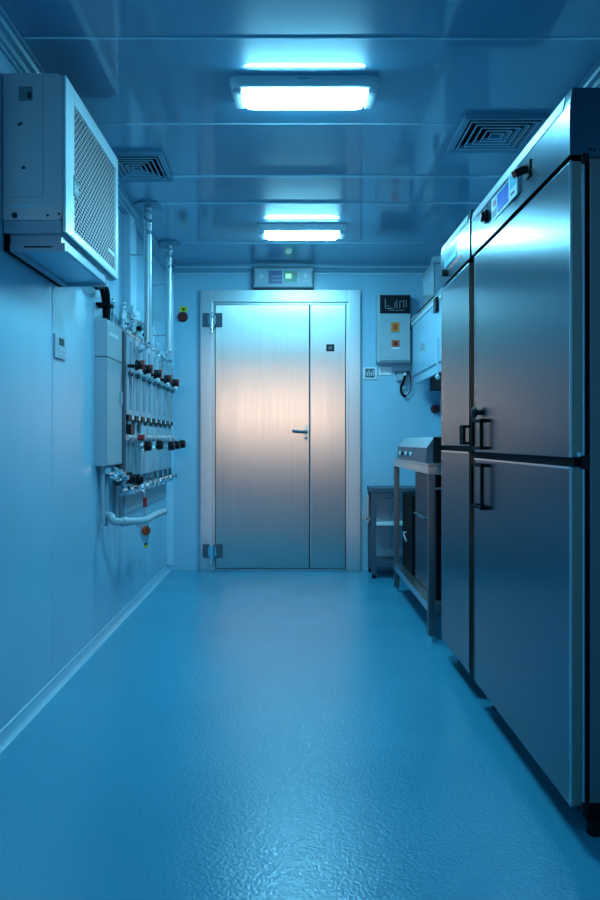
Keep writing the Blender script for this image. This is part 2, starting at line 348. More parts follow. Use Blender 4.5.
# front rounded fascia frame round the grille
gy0, gy1, gz0, gz1 = 2.90, 3.585, 1.81, 2.268
m = MB().box(AX1, AX1+0.012, AY0+0.004, gy0, AZ0+0.005, AZ1-0.004, 0.004).box(AX1, AX1+0.012, gy1, AY1-0.002, AZ0+0.005, AZ1-0.004, 0.004).box(AX1, AX1+0.012, gy0, gy1, gz1, AZ1-0.004, 0.003).box(AX1, AX1+0.012, gy0, gy1, AZ0+0.005, gz0, 0.003)
m.build('fascia', 'white', ac)
bx('grille_backing', 'rubber', ac, AX1, AX1+0.001, gy0, gy1, gz0, gz1)
m = MB(); py_, rz_ = 0.034, 0.0135; xo = AX1+0.009; row = 0
sz_ = rz_/(math.sqrt(3)/2); z = gz0
while z < gz1+0.002:
    y = gy0+(py_/2 if row % 2 else 0)
    while y < gy1+0.002:
        O, I, J = [], [], []
        for kk in range(6):
            a = math.radians(60*kk+30)
            def pt(R, xx): return m.bm.verts.new((xx, min(max(y+py_*R*math.cos(a), gy0), gy1), min(max(z+sz_*R*math.sin(a), gz0), gz1)))
            O.append(pt(0.5774, xo)); I.append(pt(0.455, xo)); J.append(pt(0.455, xo-0.001))
        for kk in range(6):
            k2 = (kk+1) % 6
            m.bm.faces.new((O[kk], O[k2], I[k2], I[kk])); m.bm.faces.new((I[kk], I[k2], J[k2], J[kk]))
        y += py_
    z += rz_; row += 1
bmesh.ops.remove_doubles(m.bm, verts=m.bm.verts, dist=0.0002)
m.build('grille', 'grille', ac, ang=30)
# base pan, undertray, near side access cover
bx('base_pan', 'panelbox', ac, AX0, AX1-0.004, AY0+0.003, AY1-0.004, AZ0, AZ0+0.045, 0.004)
cv = bx('side_cover', 'ac', ac, -0.995, -0.868, AY0-0.004, AY0, 1.90, 2.315, 0.001)
bx('side_label', 'greylabel', cv, -0.950, -0.902, AY0-0.0052, AY0-0.004, 2.232, 2.282)
bx('side_label', 'ink', cv, -0.920, -0.905, AY0-0.0060, AY0-0.0052, 2.240, 2.262)
bx('name_strip', 'label', ac, -0.985, -0.896, AY0-0.0015, AY0, 1.862, 1.873)
for (x, zz, rr) in ((-0.948, 2.15, .005), (-0.94, 2.155, .004), (-0.933, 2.00, .006), (-0.965, 1.835, .010), (-0.85, 1.835, .004), (-0.81, 1.84, .004)): MB().cyl((x, AY0+0.002, zz), (x, AY0-0.006, zz), rr, seg=10).build('screw', 'ink', ac)
bd = bx('badge', 'badge', ac, AX1+0.012, AX1+0.014, 2.885, 2.955, 1.935, 2.010, 0.0005)
m = MB()
for i in range(4): m.box(AX1+0.014, AX1+0.0148, 2.893+i*0.014, 2.900+i*0.014, 1.945+(i % 2)*.012, 1.990-(i % 3)*.008)
m.build('badge_mark', 'label', bd)
bx('louvre_sticker', 'label', ac, AX1+0.0105, AX1+0.013, 3.43, 3.55, 1.865, 1.880)
dt = MB().box(LX+0.02, AX1+0.004, 2.805, 2.825, 1.716, 1.745, 0.003).box(LX+0.02, AX1+0.004, 3.44, 3.46, 1.716, 1.745, 0.003).box(AX1-0.02, AX1-0.002, 2.815, 3.44, 1.728, 1.745).box(LX+0.02, LX+0.045, 2.815, 3.44, 1.716, 1.745).build('drip_tray_frame', 'panelbox', ac)
bx('tray_panel', 'wall', ac, LX+0.045, AX1-0.02, 2.815, 3.44, 1.730, 1.742)
bx('slot', 'ink', dt, -0.94, -0.84, 2.804, 2.805, 1.728, 1.734)
bx('wall_seal', 'rubber', ac, LX+0.001, LX+0.02, 2.80, 3.46, 1.716, 1.775)
bx('skirt', 'panelbox', ac, LX+0.02, AX1-0.01, 2.81, 3.48, 1.745, 1.775, 0.003)
tag(MB().tube([(LX+0.02, 3.70, 1.86), (LX+0.03, 3.85, 1.83), (LX+0.035, 4.02, 1.86), (LX+0.03, 4.16, 1.80), (LX+0.035, 4.17, 1.70), (LX+0.03, 4.17, 1.683)], 0.012).tube([(LX+0.045, 3.70, 1.87), (LX+0.05, 3.9, 1.80), (LX+0.055, 4.12, 1.84), (LX+0.05, 4.19, 1.75), (LX+0.045, 4.20, 1.683)], 0.009).tube([(LX+0.07, 3.70, 1.85), (LX+0.07, 4.0, 1.86), (LX+0.05, 4.13, 1.78), (LX+0.06, 4.14, 1.683)], 0.006)
    .box(LX, LX+0.07, 4.12, 4.22, 1.75, 1.765).build('cable_bundle', 'rubber'), 'black cable bundle dropping from the air conditioner into the grey electric box', 'cable')

# wall thermostat plate
tp = thing('wall_controller', 'small flat grey controller plate alone on the left wall', 'controller', (LX, 3.46, 1.40))
bx('plate', 'panelbox', tp, LX, LX+0.012, 3.375, 3.54, 1.405, 1.505, 0.003)
bx('display', 'ink', tp, LX+0.012, LX+0.0135, 3.43, 3.50, 1.463, 1.493)
for i in range(3):
    for j in range(2): bx('button', 'label', tp, LX+0.012, LX+0.0155, 3.425+i*0.03, 3.445+i*0.03, 1.418+j*0.020, 1.430+j*0.020)

# ------------------------------------------------------------------ grey electric box on left wall
eb = thing('electric_box', 'tall narrow grey electric box under the black cables on the left wall', 'electric box', (LX, 4.28, 0.92))
bx('body', 'panelbox', eb, LX, -0.955, 4.10, 4.46, 0.92, 1.68, 0.004)
dr = bx('door', 'box', eb, -0.955, -0.947, 4.105, 4.455, 0.925, 1.675, 0.002)
bx('label_strip', 'label', dr, -0.947, -0.9455, 4.15, 4.36, 1.600, 1.618)
bx('joint_strip', 'slate', eb, LX, -0.9455, 4.098, 4.462, 1.481, 1.486)
bx('latch', 'panelbox', dr, -0.947, -0.935, 4.40, 4.42, 1.25, 1.32, 0.003)
MB().cyl((-0.98, 4.36, 1.68), (-0.98, 4.36, 1.73), 0.014).cyl((-0.98, 4.36, 1.73), (-0.98, 4.36, 1.745), 0.020).cyl((-0.98, 4.36, 1.745), (-0.98, 4.36, 1.80), 0.011).ball((-0.98, 4.36, 1.81), 0.016).build('cable_gland', 'chrome', eb)
MB().cyl((-0.985, 4.25, 1.68), (-0.985, 4.25, 1.705), 0.017).build('cable_gland', 'chrome', eb)
# vertical wall trunking
tk = tag(MB().box(LX, LX+0.045, 4.78, 4.90, 1.86, H-0.062, 0.003).box(LX, LX+0.03, 4.98, 5.04, 1.86, H-0.062, 0.002).box(LX, LX+0.05, 4.76, 5.06, 1.80, 1.86, 0.004).build('cable_trunking', 'cove'), 'pale vertical cable trunking on the left wall behind the steel pipes', 'trunking')

# ------------------------------------------------------------------ risers
def riser(x, Y, zb, lab):
    t = thing('riser_pipe', lab, 'pipe', (x, Y, zb), 'steel riser pipes')
    MB().cyl((x, Y, zb), (x, Y, H-0.02), 0.023, seg=24).build('pipe', 'galv', t)
    MB().cyl((x, Y, H-0.012), (x, Y, H), 0.085, seg=28).build('ceiling_flange', 'vent', t)
    for zz, rr in ((H-0.05, .027), (H-0.10, .025), (H-0.17, .024), (zb+0.02, .027)): MB().cyl((x, Y, zz-0.012), (x, Y, zz+0.012), rr, bev=0.002).build('coupling', 'chrome', t)
    for zz in (H-0.30, zb+0.14): MB().cyl((x, Y, zz-0.01), (x, Y, zz+0.01), 0.0235).tube([(x-0.02, Y, zz), (LX, Y, zz)], 0.005, sub=0).build('clamp', 'galv', t)
    return t
riser(-0.865, 4.80, 1.62, 'nearer and longer of the two steel riser pipes on left')
riser(-0.880, 5.725, 1.665, 'steel riser pipe beside the back wall corner, farther of two')

# ------------------------------------------------------------------ manifold with flow meters
mf = thing('flow_meter_manifold', 'bank of upright flow meters and valves with pipework on the left wall', 'manifold', (LX, 5.35, 0.70))
bx('mounting_plate', 'box', mf, LX, LX+0.02, 4.52, 6.30, 0.62, 1.66, 0.002)
bx('upright', 'slate', mf, LX+0.02, -0.935, 4.47, 4.51, 0.80, 1.66, 0.003)
ys = [4.62+i*0.20 for i in range(9)]
for i, y in enumerate(ys):
    fmr = bx('flow_meter', 'panelbox', mf, LX+0.02, -0.935, y-0.088, y+0.088, 1.20, 1.655, 0.006)
    MB().cyl((-0.935, y, 1.23), (-0.935, y, 1.62), 0.012, seg=12).build('sight_tube', 'glass', fmr)
    MB().cyl((-0.932, y, 1.425), (-0.932, y, 1.455), 0.020, bev=0.003).box(-0.935, -0.925, y-0.05, y+0.05, 1.43, 1.448).build('collar', 'slate', fmr)
    MB().box(LX+0.03, -0.925, y-0.085, y+0.02, 1.168, 1.20, 0.004).build('foot_cap', 'black', fmr)
    MB().box(LX+0.03, -0.927, y+0.02, y+0.085, 1.172, 1.20, 0.004).build('foot_cap', 'white', fmr)
m = MB().cyl((-0.955, 4.45, 1.675), (-0.955, 6.30, 1.675), 0.016)
for i, y in enumerate(ys):
    m.cyl((-0.955, y-0.022, 1.675), (-0.955, y+0.022, 1.675), 0.026, seg=10).cyl((-0.955, y, 1.64), (-0.955, y, 1.70), 0.015, seg=10)
m.cyl((-0.93, 4.62, 1.70), (-0.93, 4.62, 1.83), 0.012).cyl((-0.96, 4.55, 1.72), (-0.90, 4.55, 1.72), 0.02, seg=8).box(-0.985, -0.935, 4.66, 4.76, 1.70, 1.78, 0.006)
m.tube([(-0.955, 4.82, 1.69), (-0.90, 4.84, 1.76), (-0.865, 4.80, 1.70), (-0.865, 4.80, 1.62), (-0.93, 4.9, 1.60)], 0.010)
m.cyl((-0.88, 5.725, 1.665), (-0.88, 5.725, 1.63), 0.024, seg=10).tube([(-0.88, 5.725, 1.64), (-0.90, 5.725, 1.62), (-0.955, 5.725, 1.66)], 0.012)
m.build('header_pipe', 'chrome', mf)
m = MB()
for y, hgt in ((4.95, .06), (5.22, .10), (5.44, .14), (5.62, .05), (6.02, .07), (6.2, .05)):
    m.cyl((-0.945, y, 1.69), (-0.945, y, 1.69+hgt), 0.010, seg=10).cyl((-0.945, y, 1.69+hgt*0.55), (-0.945, y, 1.69+hgt*0.8), 0.020, seg=6)
m.build('fitting', 'galv', mf)
for y, hh, x_ in ((4.50, .11, -0.95), (4.60, .15, -0.97), (4.70, .10, -0.93), (4.88, .08, -0.94)):
    MB().cyl((x_, y, 1.69), (x_, y, 1.69+hh), 0.011, seg=10).cyl((x_, y, 1.69+hh*.4), (x_, y, 1.69+hh*.7), 0.024, seg=6).cyl((x_, y, 1.69+hh*.55), (x_+0.05, y, 1.69+hh*.55), 0.012, seg=10).ball((x_, y, 1.69+hh), 0.015).build('bleed_valve', 'galv', mf)
m = MB()
for y in (4.58, 4.78, 4.98): m.ball((-0.915, y, 1.735-(y-4.58)*0.06), 0.016)
m.build('black_plug', 'black', mf)
for i, Y in enumerate((4.39+0.14, 4.80, 5.14, 5.55, 5.92)):
    xk = -0.862
    kb = MB().cyl((-0.93, Y, 1.475), (xk-0.02, Y, 1.475), 0.010).cyl((xk-0.022, Y, 1.475), (xk-0.002, Y, 1.475), 0.036, 0.030, bev=0.003).ball((xk+0.004, Y, 1.478), 0.026, (0.6, 1, 1)).build('valve_knob', 'black', mf)
    MB().box(xk-0.012, xk+0.026, Y+0.001, Y+0.012, 1.452, 1.508, 0.004).build('red_mark', 'red', kb)['label'] = 'red pointer on the black knob'
    MB().cyl((xk-0.045, Y, 1.450), (xk+0.012, Y-0.01, 1.440), 0.014, seg=12).build('pale_base', 'white', kb)
# middle row
bx('valve_chest', 'panelbox', mf, LX+0.02, -0.945, 5.02, 6.28, 0.84, 1.15, 0.006)
m = MB().cyl((-0.93, 4.50, 1.07), (-0.93, 6.28, 1.07), 0.018)
for y in ys: m.cyl((-0.95, y, 1.07), (-0.95, y, 1.17), 0.013, seg=10).cyl((-0.93, y-0.02, 1.07), (-0.93, y+0.02, 1.07), 0.027, seg=8)
m.build('valve_rail', 'galv', mf)
MB().box(-0.985, -0.915, 4.55, 4.66, 1.085, 1.145, 0.004).build('solenoid', 'black', mf)
MB().cyl((-0.915, 4.74, 1.07), (-0.875, 4.74, 1.07), 0.018).build('red_plug', 'red', mf)
for (px, py, Y) in ((148, 446, 4.75), (160, 445, 5.12), (171.5, 446, 5.45), (177, 445, 5.72), (182.5, 444, 5.98)):
    c = at(px, py, Y)
    hwk = MB().cyl((c.x-0.012, Y, c.z), (c.x+0.022, Y, c.z), 0.031, 0.028, seg=18, bev=0.010).cyl((c.x-0.018, Y, c.z), (c.x-0.012, Y, c.z), 0.034, seg=16).build('handwheel', 'black', mf)
    MB().cyl((-0.93, Y, 1.065), (-0.93, Y, c.z), 0.011, seg=10).cyl((-0.94, Y, c.z), (c.x-0.015, Y, c.z), 0.012, seg=12).cyl((c.x-0.045, Y, c.z), (c.x-0.025, Y, c.z), 0.022, seg=8).build('stem', 'chrome', hwk)
# drops to the lower rail
for y in (4.56, 4.66, 4.76, 4.86): MB().cyl((-0.95, y, 0.78), (-0.95, y, 1.06), 0.014, seg=12).build('drop_pipe', 'galv', mf)
m = MB().cyl((-0.945, 4.42, 0.770), (-0.945, 6.25, 0.770), 0.020)
for i, y in enumerate((4.5, 4.66, 4.82, 5.0, 5.18, 5.36, 5.56, 5.78, 6.0, 6.2)):
    m.cyl((-0.945, y-0.03, 0.770), (-0.945, y+0.03, 0.770), 0.034, seg=8).cyl((-0.945, y, 0.77), (-0.945, y, 0.84), 0.015, seg=10).cyl((-0.945, y, 0.77), (-0.900, y, 0.77), 0.014, seg=10).cyl((-0.905, y, 0.77), (-0.890, y, 0.77), 0.022, seg=6)
m.build('lower_rail', 'chrome', mf)
m = MB()
for i, (y, zz) in enumerate(((4.25, .885), (4.33, .87), (4.42, .85))): m.cyl((-0.945, y-0.028, zz), (-0.945, y+0.028, zz-0.012), 0.033, seg=8).cyl((-0.945, y, zz), (-0.90, y, zz), 0.015, seg=10)
m.tube([(-0.96, 4.16, 0.895), (-0.95, 4.3, 0.88), (-0.945, 4.44, 0.84), (-0.945, 4.50, 0.775)], 0.018)
m.build('link_pipe', 'chrome', mf)
for (px, py, Y) in ((131, 478, 4.52), (139, 479.5, 4.66)):
    c = at(px, py, Y)
    hwk = MB().ball((c.x, Y, c.z), 0.034, (0.8, 0.9, 1)).cyl((c.x-0.03, Y, c.z), (c.x-0.02, Y, c.z), 0.034, seg=14).build('handwheel', 'black', mf)
    MB().cyl((-0.96, Y, c.z), (c.x-0.02, Y, c.z), 0.013).build('stem', 'chrome', hwk)
for i, (y, zb) in enumerate(((4.16, .62), (4.24, .60), (4.60, .60), (4.70, .60))): MB().cyl((-0.985, y, zb), (-0.985, y, 0.92 if y < 4.5 else 0.77), 0.012, seg=10).build('drain_line', 'panelbox', mf)

# white bent drain pipe and drain cock
tag(MB().tube([(LX, 4.24, 0.655), (-0.96, 4.22, 0.655), (-0.945, 4.20, 0.640), (-0.930, 4.20, 0.628), (-0.90, 4.24, 0.622), (-0.83, 4.33, 0.617), (-0.805, 4.40, 0.615), (-0.80, 4.50, 0.618), (-0.81, 4.80, 0.612), (-0.82, 5.10, 0.600)], 0.021, sub=4)
    .cyl((-0.90, 4.235, 0.622), (-0.88, 4.262, 0.6215), 0.025).cyl((-0.82, 5.09, 0.600), (-0.821, 5.12, 0.5995), 0.023).build('drain_pipe', 'pvc'), 'pale plastic drain pipe bent round below the flow meters', 'pipe')
dc = thing('drain_cock', 'drain cock with red orange knob and yellow tip hanging below the pipework', 'valve', (-0.875, 4.75, 0.42))
MB().cyl((-0.875, 4.75, 0.555), (-0.875, 4.75, 0.495), 0.022, 0.030, seg=14).cyl((-0.875, 4.75, 0.495), (-0.868, 4.75, 0.445), 0.028, 0.012, seg=14).box(-0.92, -0.885, 4.73, 4.77, 0.535, 0.560, 0.004).build('body', 'galv', dc)
MB().ball((-0.862, 4.722, 0.520), 0.028, (1, 0.8, 1)).build('knob', 'redorange', dc)
MB().cyl((-0.868, 4.75, 0.450), (-0.867, 4.75, 0.432), 0.010).build('nozzle', 'ink', dc)
MB().cyl((-0.867, 4.75, 0.434), (-0.867, 4.75, 0.418), 0.012, bev=0.002).build('tip', 'yellow', dc)
MB().cyl((-0.875, 4.75, 0.555), (-0.875, 4.75, 0.75), 0.006).tube([(-0.875, 4.75, 0.745), (-0.90, 4.75, 0.76), (-0.945, 4.75, 0.765)], 0.006).build('stem', 'galv', dc)
MB().cyl((-0.872, 4.745, 0.66), (-0.872, 4.745, 0.715), 0.012).build('red_sleeve', 'red', dc)

# ------------------------------------------------------------------ back wall items
def wallbox(name, m, parent, px0, px1, py0, py1, d0, d1, bev=0.0):      # depth d0..d1 in front of the back wall
    k = (BY-d1)/F
    return bx(name, m, parent, (px0-VX)*k, (px1-VX)*k, BY-d1, BY-d0, CZ-(py1-VY)*k, CZ-(py0-VY)*k, bev)
# controller above the door
dcn = thing('door_controller', 'long control display box with green screen mounted above the door', 'controller', (X(283), BY, Z(288)))
wallbox('housing', 'slate', dcn, 252.5, 314, 267.2, 288, 0.0, 0.085, 0.004)
wallbox('rim', 'panelbox', dcn, 254, 312.5, 268.5, 270, 0.085, 0.090); wallbox('rim', 'panelbox', dcn, 254, 312.5, 284.3, 286.3, 0.085, 0.090)
wallbox('face', 'panelbox', dcn, 255, 311.5, 270, 284, 0.085, 0.087)
wallbox('blank_panel', 'blueink', dcn, 268.5, 282, 270.6, 283.6, 0.087, 0.089)
bp_ = wallbox('panel_line', 'panelbox', dcn, 271.5, 281, 276, 276.6, 0.089, 0.0895); wallbox('panel_line', 'panelbox', dcn, 271.5, 281, 279.8, 280.4, 0.089, 0.0895)
ds = wallbox('display', 'lcdgreen', dcn, 284, 297, 270.6, 282.5, 0.087, 0.089)
wallbox('lit_digits', 'lcd', ds, 285.5, 291.5, 273.5, 278.5, 0.089, 0.090); wallbox('red_mark', 'rust', ds, 295, 296.6, 272, 274.5, 0.089, 0.090)
m = MB()       # snowflake
kf = (BY-0.088)/F; sx_, sz_ = (261.5-VX)*kf, CZ-(276-VY)*kf
for a in (0, 60, 120):
    c_, s_ = math.cos(math.radians(a+30))*0.022, math.sin(math.radians(a+30))*0.022
    m.tube([(sx_-c_, BY-0.088, sz_-s_), (sx_+c_, BY-0.088, sz_+s_)], 0.0028, seg=6, sub=0)
    for e in (-1, 1):
        for q in (-35, 35):
            aa = math.radians(a+30+q); px_, pz_ = sx_+e*c_*0.55, sz_+e*s_*0.55
            m.tube([(px_, BY-0.088, pz_), (px_+e*math.cos(aa)*0.009, BY-0.088, pz_+e*math.sin(aa)*0.009)], 0.002, seg=6, sub=0)
m.build('snowflake_symbol', 'label', dcn)
m = MB(); cx_ = (305.5-VX)*kf
Zf = lambda q: CZ-(q-VY)*kf
m.prism([(cx_-0.016, Zf(273)), (cx_+0.016, Zf(273)), (cx_+0.016, Zf(276)), (cx_, Zf(279.2)), (cx_-0.016, Zf(276))], 'y', BY-0.0885, BY-0.087).box(cx_-0.022, cx_+0.022, BY-0.0885, BY-0.087, Zf(281.3), Zf(280.6))
m.build('shield_symbol', 'label', dcn)

eb2 = thing('alarm_button', 'dark red round button under a yellow tag left of the door', 'button', (X(183), BY, Z(322)))
MB().cyl((X(183), BY, Z(317)), (X(183), BY-0.012, Z(317)), 0.042, seg=28, bev=0.002).build('base', 'ink', eb2)
MB().cyl((X(183), BY-0.012, Z(317)), (X(183), BY-0.035, Z(317)), 0.034, seg=28, bev=0.006).build('button', 'darkred', eb2)
yt = wallbox('yellow_tag', 'yellow', eb2, 179.7, 187.3, 306.5, 311.8, 0, 0.004); wallbox('tag_print', 'ink', yt, 182, 185, 308, 310.5, 0.004, 0.005)
rb2 = thing('stop_button', 'dark red round stop button near the tall refrigerators right of the door', 'button', (X(435), BY, Z(413)))
MB().cyl((X(435), BY, Z(409)), (X(435), BY-0.012, Z(409)), 0.036, seg=28).build('base', 'ink', rb2)
MB().cyl((X(435), BY-0.012, Z(409)), (X(435), BY-0.035, Z(409)), 0.030, seg=28, bev=0.005).build('button', 'darkred', rb2)

cb = thing('control_box', 'grey control box with black display top and two orange labels', 'control box', (X(394), BY, Z(362)))
wallbox('body', 'box', cb, 376.8, 411, 294, 362.5, 0, 0.11, 0.008)
fc = wallbox('front_cover', 'box', cb, 380, 410.3, 296, 360.5, 0.11, 0.125, 0.005)
bp_ = wallbox('black_display', 'black', cb, 380, 410.3, 295, 313.5, 0.125, 0.13, 0.002)
m = MB()
for x0, x1, y0, y1 in ((385, 385.7, 299, 308), (387, 389.5, 305.5, 306.2), (386, 393, 308, 308.7), (394.5, 395.1, 302, 308), (396.5, 397.1, 300, 308), (399.5, 403, 301, 301.5), (399.5, 400.1, 301, 308), (403.5, 404.1, 300, 308), (406, 406.6, 300, 307), (388, 404, 310, 310.4)):
    k = (BY-0.131)/F; m.box((x0-VX)*k, (x1-VX)*k, BY-0.131, BY-0.13, CZ-(y1-VY)*k, CZ-(y0-VY)*k)
m.build('display_marks', 'greylabel', bp_)
o1 = wallbox('warning_label', 'orange', cb, 391, 399.5, 322.3, 331.5, 0.125, 0.127); wallbox('label_print', 'rust', o1, 393, 397.5, 324, 330, 0.127, 0.1278)
wallbox('label_strip', 'greylabel', o1, 391, 399.5, 331.5, 333, 0.125, 0.127)
o2 = wallbox('warning_label', 'rust', cb, 391.7, 399.6, 340, 347, 0.125, 0.127); wallbox('label_print', 'darkred', o2, 394, 397.5, 341.5, 345.5, 0.127, 0.1278)
wallbox('label_strip', 'label', o2, 391.7, 399.6, 347.2, 348.8, 0.125, 0.127)
wallbox('small_print', 'greylabel', cb, 384, 394, 357, 357.6, 0.125, 0.1255); wallbox('small_print', 'greylabel', cb, 385, 389, 320.7, 321.3, 0.125, 0.1255)

sp = thing('switch_plate', 'square switch plate with dark panel beside the door frame', 'switch', (X(370), BY, Z(379)))
wallbox('plate', 'label', sp, 363, 377, 367, 379.3, 0, 0.012, 0.002)
sw = wallbox('panel', 'slate', sp, 365.3, 374.6, 368.6, 377.4, 0.012, 0.015)
m = MB()
for i in range(4): m.box(X(366.6+i*2), X(367.4+i*2), BY-0.0165, BY-0.015, Z(376), Z(370 if i % 2 else 372))
m.build('bars', 'label', sw)
pl = thing('name_plate', 'blank white plate under the grey control box', 'plate', (X(385), BY, Z(375)))
wallbox('plate', 'white', pl, 379, 391.7, 366.8, 375.3, 0, 0.008, 0.001); wallbox('fine_print', 'greylabel', pl, 381, 381.6, 368.5, 373.5, 0.008, 0.0085); wallbox('fine_print', 'greylabel', pl, 382.6, 383.1, 368.5, 373.5, 0.008, 0.0085)
jb = thing('junction_box', 'small grey junction box with looped black wires on the back wall', 'junction box', (X(402), BY, Z(381)))
wallbox('body', 'box', jb, 397, 406, 373.5, 380.5, 0, 0.06, 0.004); wallbox('hood', 'slate', jb, 395, 409, 370.5, 373.3, 0, 0.05, 0.003)
y_ = BY-0.03
MB().tube([(X(404), BY-0.062, Z(376)), (X(402), y_-0.03, Z(383)), (X(400.5), y_, Z(388)), (X(401.5), y_, Z(394)), (X(405), y_, Z(396.5)), (X(405.5), y_, Z(397))], 0.010).build('thick_wire', 'rubber', jb)
MB().tube([(X(404), BY-0.062, Z(376)), (X(408), y_-0.02, Z(372)), (X(410), y_, Z(380)), (X(410.5), y_, Z(388)), (X(408), y_, Z(394)), (X(404.5), y_, Z(397))], 0.004).build('thin_wire', 'rubber', jb)
MB().ball((X(404), BY-0.065, Z(375)), 0.014).build('plug', 'label', jb)

# ------------------------------------------------------------------ wall cabinet, right wall, far end
wc = thing('wall_cabinet', 'pale steel wall cabinet with silver top rail on the right wall', 'cabinet', (RX, 5.75, 1.50))
WX = 0.964
MB().prism([(WX, 1.50), (WX, 2.00), (RX, 2.00), (RX, 1.50)], 'y', 4.95, 6.34).build('body', 'wall', wc)
bx('top_rail', 'chrome', wc, WX-0.022, WX+0.02, 4.93, 6.44, 2.0, 2.022, 0.004)
bx('lower_rail', 'white', wc, WX-0.014, WX, 4.93, 6.44, 1.965, 1.992, 0.003)
bx('door', 'wall', wc, WX-0.012, WX, 4.98, 5.66, 1.565, 1.955, 0.003); bx('door', 'wall', wc, WX-0.012, WX, 5.68, 6.32, 1.565, 1.955, 0.003)
c = at(440, 304, 5.22); bx('catch', 'black', wc, WX-0.034, WX-0.012, 5.18, 5.27, 1.89, 1.985, 0.004)
bx('catch', 'black', wc, WX-0.034, WX-0.014, 6.36, 6.43, 1.93, 1.985, 0.004)
bx('rating_plate', 'galv', wc, WX-0.0135, WX-0.012, 5.72, 5.92, 1.71, 1.76)
MB().box(0.99, 1.15, 5.05, 5.75, 1.41, 1.50, 0.006).build('under_motor', 'rubber', wc)
MB().tube([(WX-0.02, 5.18, 1.72), (WX-0.022, 5.18, 1.6), (WX-0.02, 5.18, 1.47)], 0.005).ball((WX-0.02, 5.18, 1.465), 0.017).build('pull_cord', 'white', wc)
# clear crate on the cabinet
cr = thing('plastic_crate', 'clear plastic crate of crumpled film on top of the wall cabinet', 'crate', (1.04, 5.62, 2.022))
m = MB(); a0, a1, b0, b1 = 0.962, 1.14, 5.42, 5.88
for (x0, x1, y0, y1) in ((a0, a0+.004, b0, b1), (a1-.004, a1, b0, b1), (a0, a1, b0, b0+.004), (a0, a1, b1-.004, b1)): m.box(x0, x1, y0, y1, 2.022, 2.26)
m.box(a0, a1, b0, b1, 2.022, 2.027).box(a0-.008, a1+.004, b0-.008, b0, 2.25, 2.264).box(a0-.008, a0, b0, b1, 2.25, 2.264).box(a0, a1, b1, b1+0.008, 2.25, 2.264)
m.build('crate', 'clear', cr)
t = bmesh.new(); bmesh.ops.create_icosphere(t, subdivisions=4, radius=1)
for v in t.verts: 
    q = v.co; n_ = math.sin(q.x*9+q.y*7)*0.12+math.sin(q.z*13+q.x*5)*0.10+random.uniform(-.05, .05)
    v.co = Vector((1.045+q.x*0.078*(1+n_), 5.65+q.y*0.19*(1+n_), 2.205+max(q.z, -0.95)*0.15*(1+n_*0.8)))
m = MB(); m._add(t); m.build('film', 'clear', cr, ang=20)

# ------------------------------------------------------------------ tall refrigerators
def fridge(y0, y1, ztop, zgap, label, near):
    x0, xb, xr = 0.72, 0.772, 1.17
    f = thing('refrigerator', label, 'refrigerator', ((x0+xr)/2, (y0+y1)/2, 0), 'tall steel refrigerators')
    zb, hb = 0.10, 1.785
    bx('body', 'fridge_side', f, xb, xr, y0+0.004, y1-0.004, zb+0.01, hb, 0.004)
    bx('door_gasket', 'rubber', f, 0.760, xb, y0+0.012, y1-0.012, zb+0.012, hb-0.008)
    # header with bevelled top edge
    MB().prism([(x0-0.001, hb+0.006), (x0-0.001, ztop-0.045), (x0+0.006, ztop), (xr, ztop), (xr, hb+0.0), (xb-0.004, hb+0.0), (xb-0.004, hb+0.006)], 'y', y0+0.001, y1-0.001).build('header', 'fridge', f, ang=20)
    MB().prism([(x0-0.001, ztop-0.040), (x0-0.003, ztop-0.038), (x0+0.0035, ztop-0.004), (x0+0.006, ztop-0.004)], 'y', y0+0.05, y1-0.004).build('top_strip', 'frame', f)
    bx('header_edge', 'edge', f, x0-0.0018, x0, y0, y0+0.004, hb+0.006, ztop-0.045)
    for (a, b_) in ((zb, zgap-0.011), (zgap+0.011, hb-0.006)):
        ya, yb = (y0+0.006, y1-0.042) if near else (y0+0.024, y1-0.006)
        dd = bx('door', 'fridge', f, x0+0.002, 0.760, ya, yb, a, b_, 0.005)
        bx('edge_panel', 'edgesteel', dd, x0+0.007, 0.751, ya-0.0015, ya, a+0.004, b_-0.004)
        bx('edge_trim', 'edge', dd, x0, x0+0.006, ya-0.003, ya+0.001, a+0.002, b_-0.002)
        bx('edge_trim', 'edge', dd, 0.752, 0.758, ya-0.003, ya+0.001, a+0.002, b_-0.002)
        bx('edge_trim', 'edge', dd, x0, x0+0.006, yb-0.001, yb+0.003, a+0.002, b_-0.002)
        if a == zb: bx('top_trim', 'chrome', dd, x0-0.001, x0+0.004, ya+0.002, yb-0.002, b_-0.007, b_-0.001)
    bx('divider', 'rubber', f, x0+0.012, 0.760, y0+0.008, y1-0.008, zgap-0.011, zgap+0.011)
    for za, zc in ((zgap-0.018, zgap+0.018), (hb-0.016, hb+0.010), (zb-0.010, zb+0.012)): bx('hinge', 'black', f, x0+0.03, 0.768, y0-0.004, y0+0.006, za, zc, 0.003)
    MB().cyl((x0+0.022, y0+0.007, zgap+0.02), (x0+0.022, y0-0.003, zgap+0.02), 0.006, seg=12).build('hinge_pin', 'chrome', f)
    bx('plinth', 'rubber', f, x0+0.055, xr-0.02, y0+0.03, y1-0.03, 0.05, zb+0.01)
    for xx in (x0+0.09, xr-0.07):
        for yy in (y0+0.07, y1-0.07):
            MB().cyl((xx, yy, 0), (xx, yy, 0.05), 0.022, seg=14, bev=0.003).build('foot', 'black', f)
    return f
